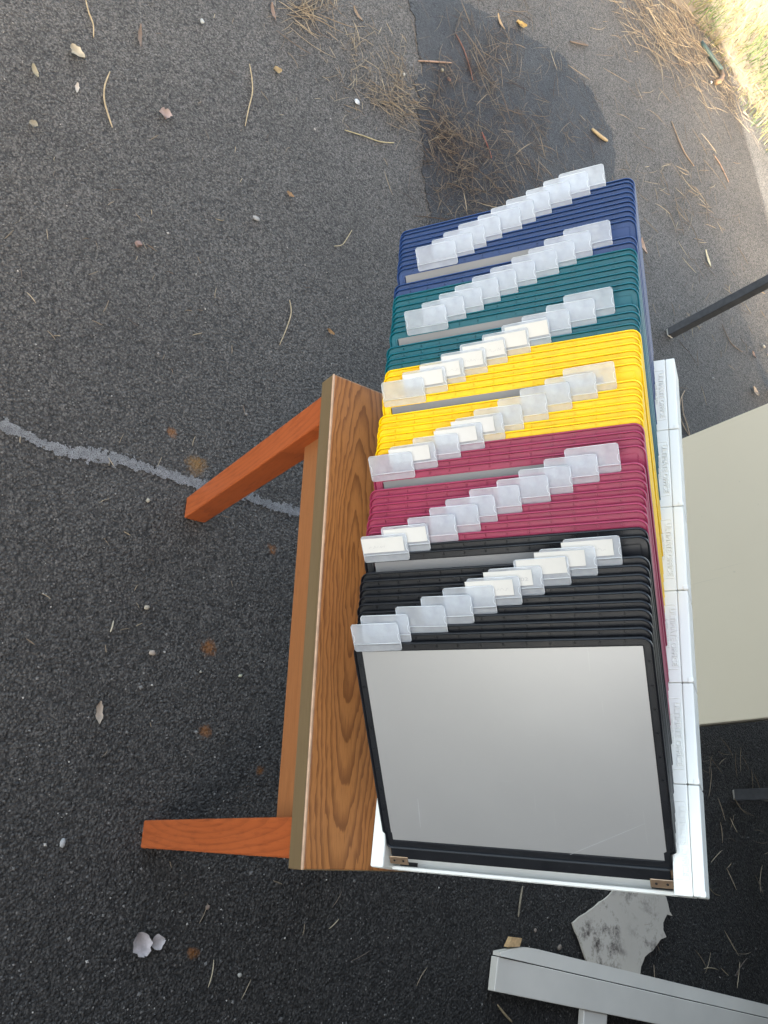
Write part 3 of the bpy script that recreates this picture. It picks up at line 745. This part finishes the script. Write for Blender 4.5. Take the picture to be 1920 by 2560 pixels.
stalk([(880, 575), (868, 595), (855, 612), (836, 615)], .0012, (.40, .33, .2), 'short bent stalk left of the navy pockets')
stalk([(1480, 322), (1500, 340), (1518, 352)], .0065, (.40, .30, .16), 'stubby tan stick at the right rim of the dark patch', 'stick', 'stick')
stalk([(1425, 103), (1445, 108), (1470, 113)], .0040, (.12, .085, .06), 'short dark twig above the dark patch', 'twig', 'twig')
stalk([(1140, 85), (1158, 120), (1172, 160), (1182, 200)], .0024, (.20, .095, .065), 'long reddish twig on the dark patch', 'twig', 'twig')
stalk([(1205, 330), (1213, 350), (1222, 372), (1229, 395)], .0022, (.36, .10, .07), 'red leaf stem on the dark patch', 'leaf_stem', 'stem')
stalk([(1046, 152), (1085, 154), (1130, 157)], .0028, (.34, .22, .15), 'tan twig crossing the left rim of the dark patch', 'twig', 'twig')
stalk([(1679, 303), (1695, 345), (1712, 382), (1735, 415)], .0030, (.30, .21, .14), 'long brown twig on the asphalt below the hose end', 'twig', 'twig')
stalk([(1783, 385), (1800, 410), (1822, 455)], .0022, (.38, .25, .17), 'slim brown twig near the right edge', 'twig', 'twig')
stalk([(1712, 976), (1700, 1005), (1701, 1045), (1722, 1088)], .0020, (.40, .30, .20), 'curved pine needle pair beside the first cap, left strand', 'pine_needle', 'needle')
stalk([(1705, 990), (1708, 1030), (1718, 1062), (1727, 1098)], .0018, (.38, .28, .19), 'curved pine needle pair beside the first cap, right strand', 'pine_needle', 'needle')
stalk([(1805, 810), (1818, 840), (1832, 862), (1856, 880)], .0016, (.20, .14, .10), 'thin dark stem right of the steel leg', 'leaf_stem', 'stem')
stalk([(1307, 2215), (1301, 2250), (1296, 2292)], .0022, (.24, .20, .14), 'straw standing out on the dark asphalt under the rack end')
stalk([(1244, 2512), (1262, 2535), (1280, 2555)], .0022, (.34, .26, .15), 'straw at the bottom edge below the laminate rail')
stalk([(284, 1552), (281, 1566), (276, 1580)], .0014, (.45, .40, .30), 'tiny straw in the left middle')

# scattered needles, straw and grit: nobody could count them
def tone_mesh(name, vs_, fs_, tones, mat, label, cat):
    me = bpy.data.meshes.new(name); me.from_pydata(vs_, [], fs_); me.materials.append(mat)
    a = me.attributes.new('tone', 'FLOAT', 'FACE'); a.data.foreach_set('value', tones); me.update()
    o = bpy.data.objects.new(name, me); COL.objects.link(o); return tag(o, label, cat, None, 'stuff')
def needles(name, spots, label, tone, seed=0):
    rnd = random.Random(seed); V, F, T = [], [], []
    for (u, v, su, sv_, cnt, ln, r, ang, dz) in spots:
        for _ in range(cnt):
            g = G(rnd.gauss(u, su), rnd.gauss(v, sv_)); L_ = ln * rnd.uniform(.45, 1.4); a = rnd.gauss(ang, .7) if ang is not None else rnd.uniform(0, 6.28)
            cur = rnd.gauss(0, .55); z = r + .001 + rnd.random() * dz; tl = rnd.uniform(-.006, .012) if dz > .004 else 0
            pts = []; x, y = g.x, g.y
            for i in range(5):
                pts.append((x, y, z + tl * i / 4 + .004)); x += math.cos(a) * L_ / 4; y += math.sin(a) * L_ / 4; a += cur / 4
            tn = min(1, max(0, rnd.gauss(*tone))); b = len(V); rr = r * rnd.uniform(.6, 1.3)
            for i, p in enumerate(pts):
                q_ = rr * (.5 if i in (0, 4) else 1); nx, ny = -math.sin(a), math.cos(a)
                V += [(p[0] - nx * q_, p[1] - ny * q_, p[2]), (p[0] + nx * q_, p[1] + ny * q_, p[2]), (p[0], p[1], p[2] + q_ * 1.6)]
            for i in range(4):
                for k_ in range(3):
                    k2 = (k_ + 1) % 3; F.append((b + i * 3 + k_, b + i * 3 + k2, b + i * 3 + 3 + k2, b + i * 3 + 3 + k_)); T.append(tn)
    return tone_mesh(name, V, F, T, M_NEEDLE, label, 'litter')
needles('brown_needles', [(1150, 290, 60, 90, 170, .055, .0006, 2.7, .005), (1160, 420, 55, 50, 200, .048, .0006, 2.5, .006), (1115, 350, 30, 30, 100, .05, .0007, 2.3, .005),
        (1280, 320, 110, 90, 260, .055, .00055, None, .004), (1200, 190, 70, 70, 150, .08, .0007, 2.8, .005), (1380, 380, 90, 70, 170, .055, .00055, None, .004),
        (1140, 490, 55, 45, 150, .048, .0006, 2.3, .005), (1260, 480, 80, 50, 120, .055, .0006, None, .004), (1085, 330, 22, 35, 70, .05, .0007, 2.1, .004), (1240, 110, 90, 70, 70, .09, .0007, 2.8, .004), (1200, 330, 120, 130, 45, .12, .0012, 2.7, .006)],
        'brown pine needles strewn over the dark asphalt patch', (.40, .20), 1)
needles('pale_straw', [(905, 190, 45, 45, 70, .045, .0007, 2.9, .004), (990, 200, 22, 26, 55, .04, .0007, 2.9, .004), (1000, 275, 34, 30, 90, .045, .0007, 2.2, .004), (955, 245, 45, 22, 50, .045, .0007, None, .003),
        (735, 22, 38, 26, 34, .10, .0009, 2.7, .004), (800, 25, 28, 34, 30, .10, .0009, 3.6, .004), (760, 60, 40, 22, 18, .06, .0008, None, .003), (885, 110, 30, 30, 14, .06, .0008, 3.0, .003), (900, 150, 90, 90, 40, .03, .0007, None, .002)],
        'pale straw in small fans along the left of the patch', (.74, .15), 2)
needles('verge_litter', [(1650, 40, 50, 35, 170, .11, .0008, None, .006), (1700, 90, 52, 42, 260, .11, .0008, None, .007), (1760, 160, 45, 50, 150, .10, .0008, None, .006), (1840, 230, 40, 40, 130, .09, .0008, None, .006), (1690, 120, 60, 45, 80, .17, .0010, None, .006), (1870, 260, 40, 40, 70, .08, .0008, None, .006), (1600, 10, 50, 25, 60, .10, .0008, None, .005)],
        'tangle of dry grass and needles along the verge', (.66, .2), 3)
needles('scattered_straw', [(1680, 480, 80, 90, 45, .09, .0011, None, .003), (1760, 700, 80, 90, 40, .06, .0011, None, .003), (1610, 470, 50, 60, 30, .06, .0010, None, .003), (1730, 520, 40, 60, 26, .11, .0011, 2.6, .004), (1560, 180, 60, 80, 22, .08, .0009, 2.6, .003), (1830, 880, 60, 60, 24, .05, .0010, None, .002),
        (600, 420, 260, 240, 40, .022, .0009, 3.0, .001), (300, 700, 200, 250, 30, .02, .0008, 3.0, .001), (350, 1500, 200, 300, 26, .016, .0008, None, .001), (900, 2350, 300, 120, 14, .03, .0009, None, .001), (1830, 2080, 60, 120, 22, .06, .0010, None, .002), (1780, 2400, 100, 60, 14, .05, .0010, None, .002), (1850, 1950, 30, 60, 12, .06, .0010, None, .002)],
        'single straws scattered over the asphalt', (.66, .2), 4)
# grit
rnd = random.Random(11); V, F, T = [], [], []
for _ in range(15000):
    u, v = rnd.uniform(-150, 2050), rnd.uniform(-150, 2650); g = G(u, v)
    if g.x < -4.2 or (g.x < -3.1 and g.y > 2.0): continue
    s_ = .0011 * rnd.lognormvariate(0, .38); b = len(V); a0 = rnd.uniform(0, 6.28)
    for k_ in range(4):
        rr_ = s_ * rnd.uniform(.7, 1.5); V.append((g.x + rr_ * math.cos(a0 + k_ * 1.57), g.y + rr_ * math.sin(a0 + k_ * 1.57), .0004 + rnd.random() * .0004))
    V.append((g.x + s_ * .2, g.y, .0006 + s_ * rnd.uniform(.5, 1.0)))
    tn = min(1, max(0, rnd.gauss(.42, .25)))
    for k_ in range(4): F.append((b + k_, b + (k_ + 1) % 4, b + 4)); T.append(tn)
tone_mesh('grit', V, F, T, M_GRIT, 'fine pale grit embedded in the asphalt', 'grit')

# grass beyond the verge
rnd = random.Random(5); V, F, T = [], [], []
e0, e1 = G(1640, -40).xy, G(1800, 175).xy
def inside(x, y):
    # behind the litter edge of the verge
    return y > 2.02 + max(0, (x + 3.55)) * .9 and x < -2.75
cnt = 0
while cnt < 13000:
    x, y = rnd.uniform(-5.6, -2.7), rnd.uniform(1.95, 4.2)
    if not inside(x, y): continue
    cl_ = noise.noise(Vector((x * 3.2, y * 3.2, 0)))
    if cl_ < -.2 and rnd.random() < .5: continue
    cnt += 1
    hgt = rnd.uniform(.03, .11) * (1.15 + cl_); a = rnd.uniform(0, 6.28); ln_ = rnd.uniform(.4, 1.5) * hgt; wd = rnd.uniform(.0009, .0020)
    dx, dy = math.cos(a), math.sin(a); nx, ny = -dy * wd, dx * wd; b = len(V)
    for i in range(4):
        t_ = i / 3; cx_ = x + dx * ln_ * t_ ** 1.8; cy_ = y + dy * ln_ * t_ ** 1.8; z_ = hgt * (t_ - .25 * t_ * t_) + .005; k_ = 1 - t_ * .85
        V += [(cx_ - nx * k_, cy_ - ny * k_, z_), (cx_ + nx * k_, cy_ + ny * k_, z_)]
    tn = min(1, max(0, rnd.gauss(.22 if cl_ > .08 else .72, .22)))
    for i in range(3): F.append((b + 2 * i, b + 2 * i + 1, b + 2 * i + 3, b + 2 * i + 2)); T.append(tn)
tone_mesh('grass', V, F, T, M_GRASS, 'sunlit clumps of green and straw coloured grass beyond the verge', 'grass')
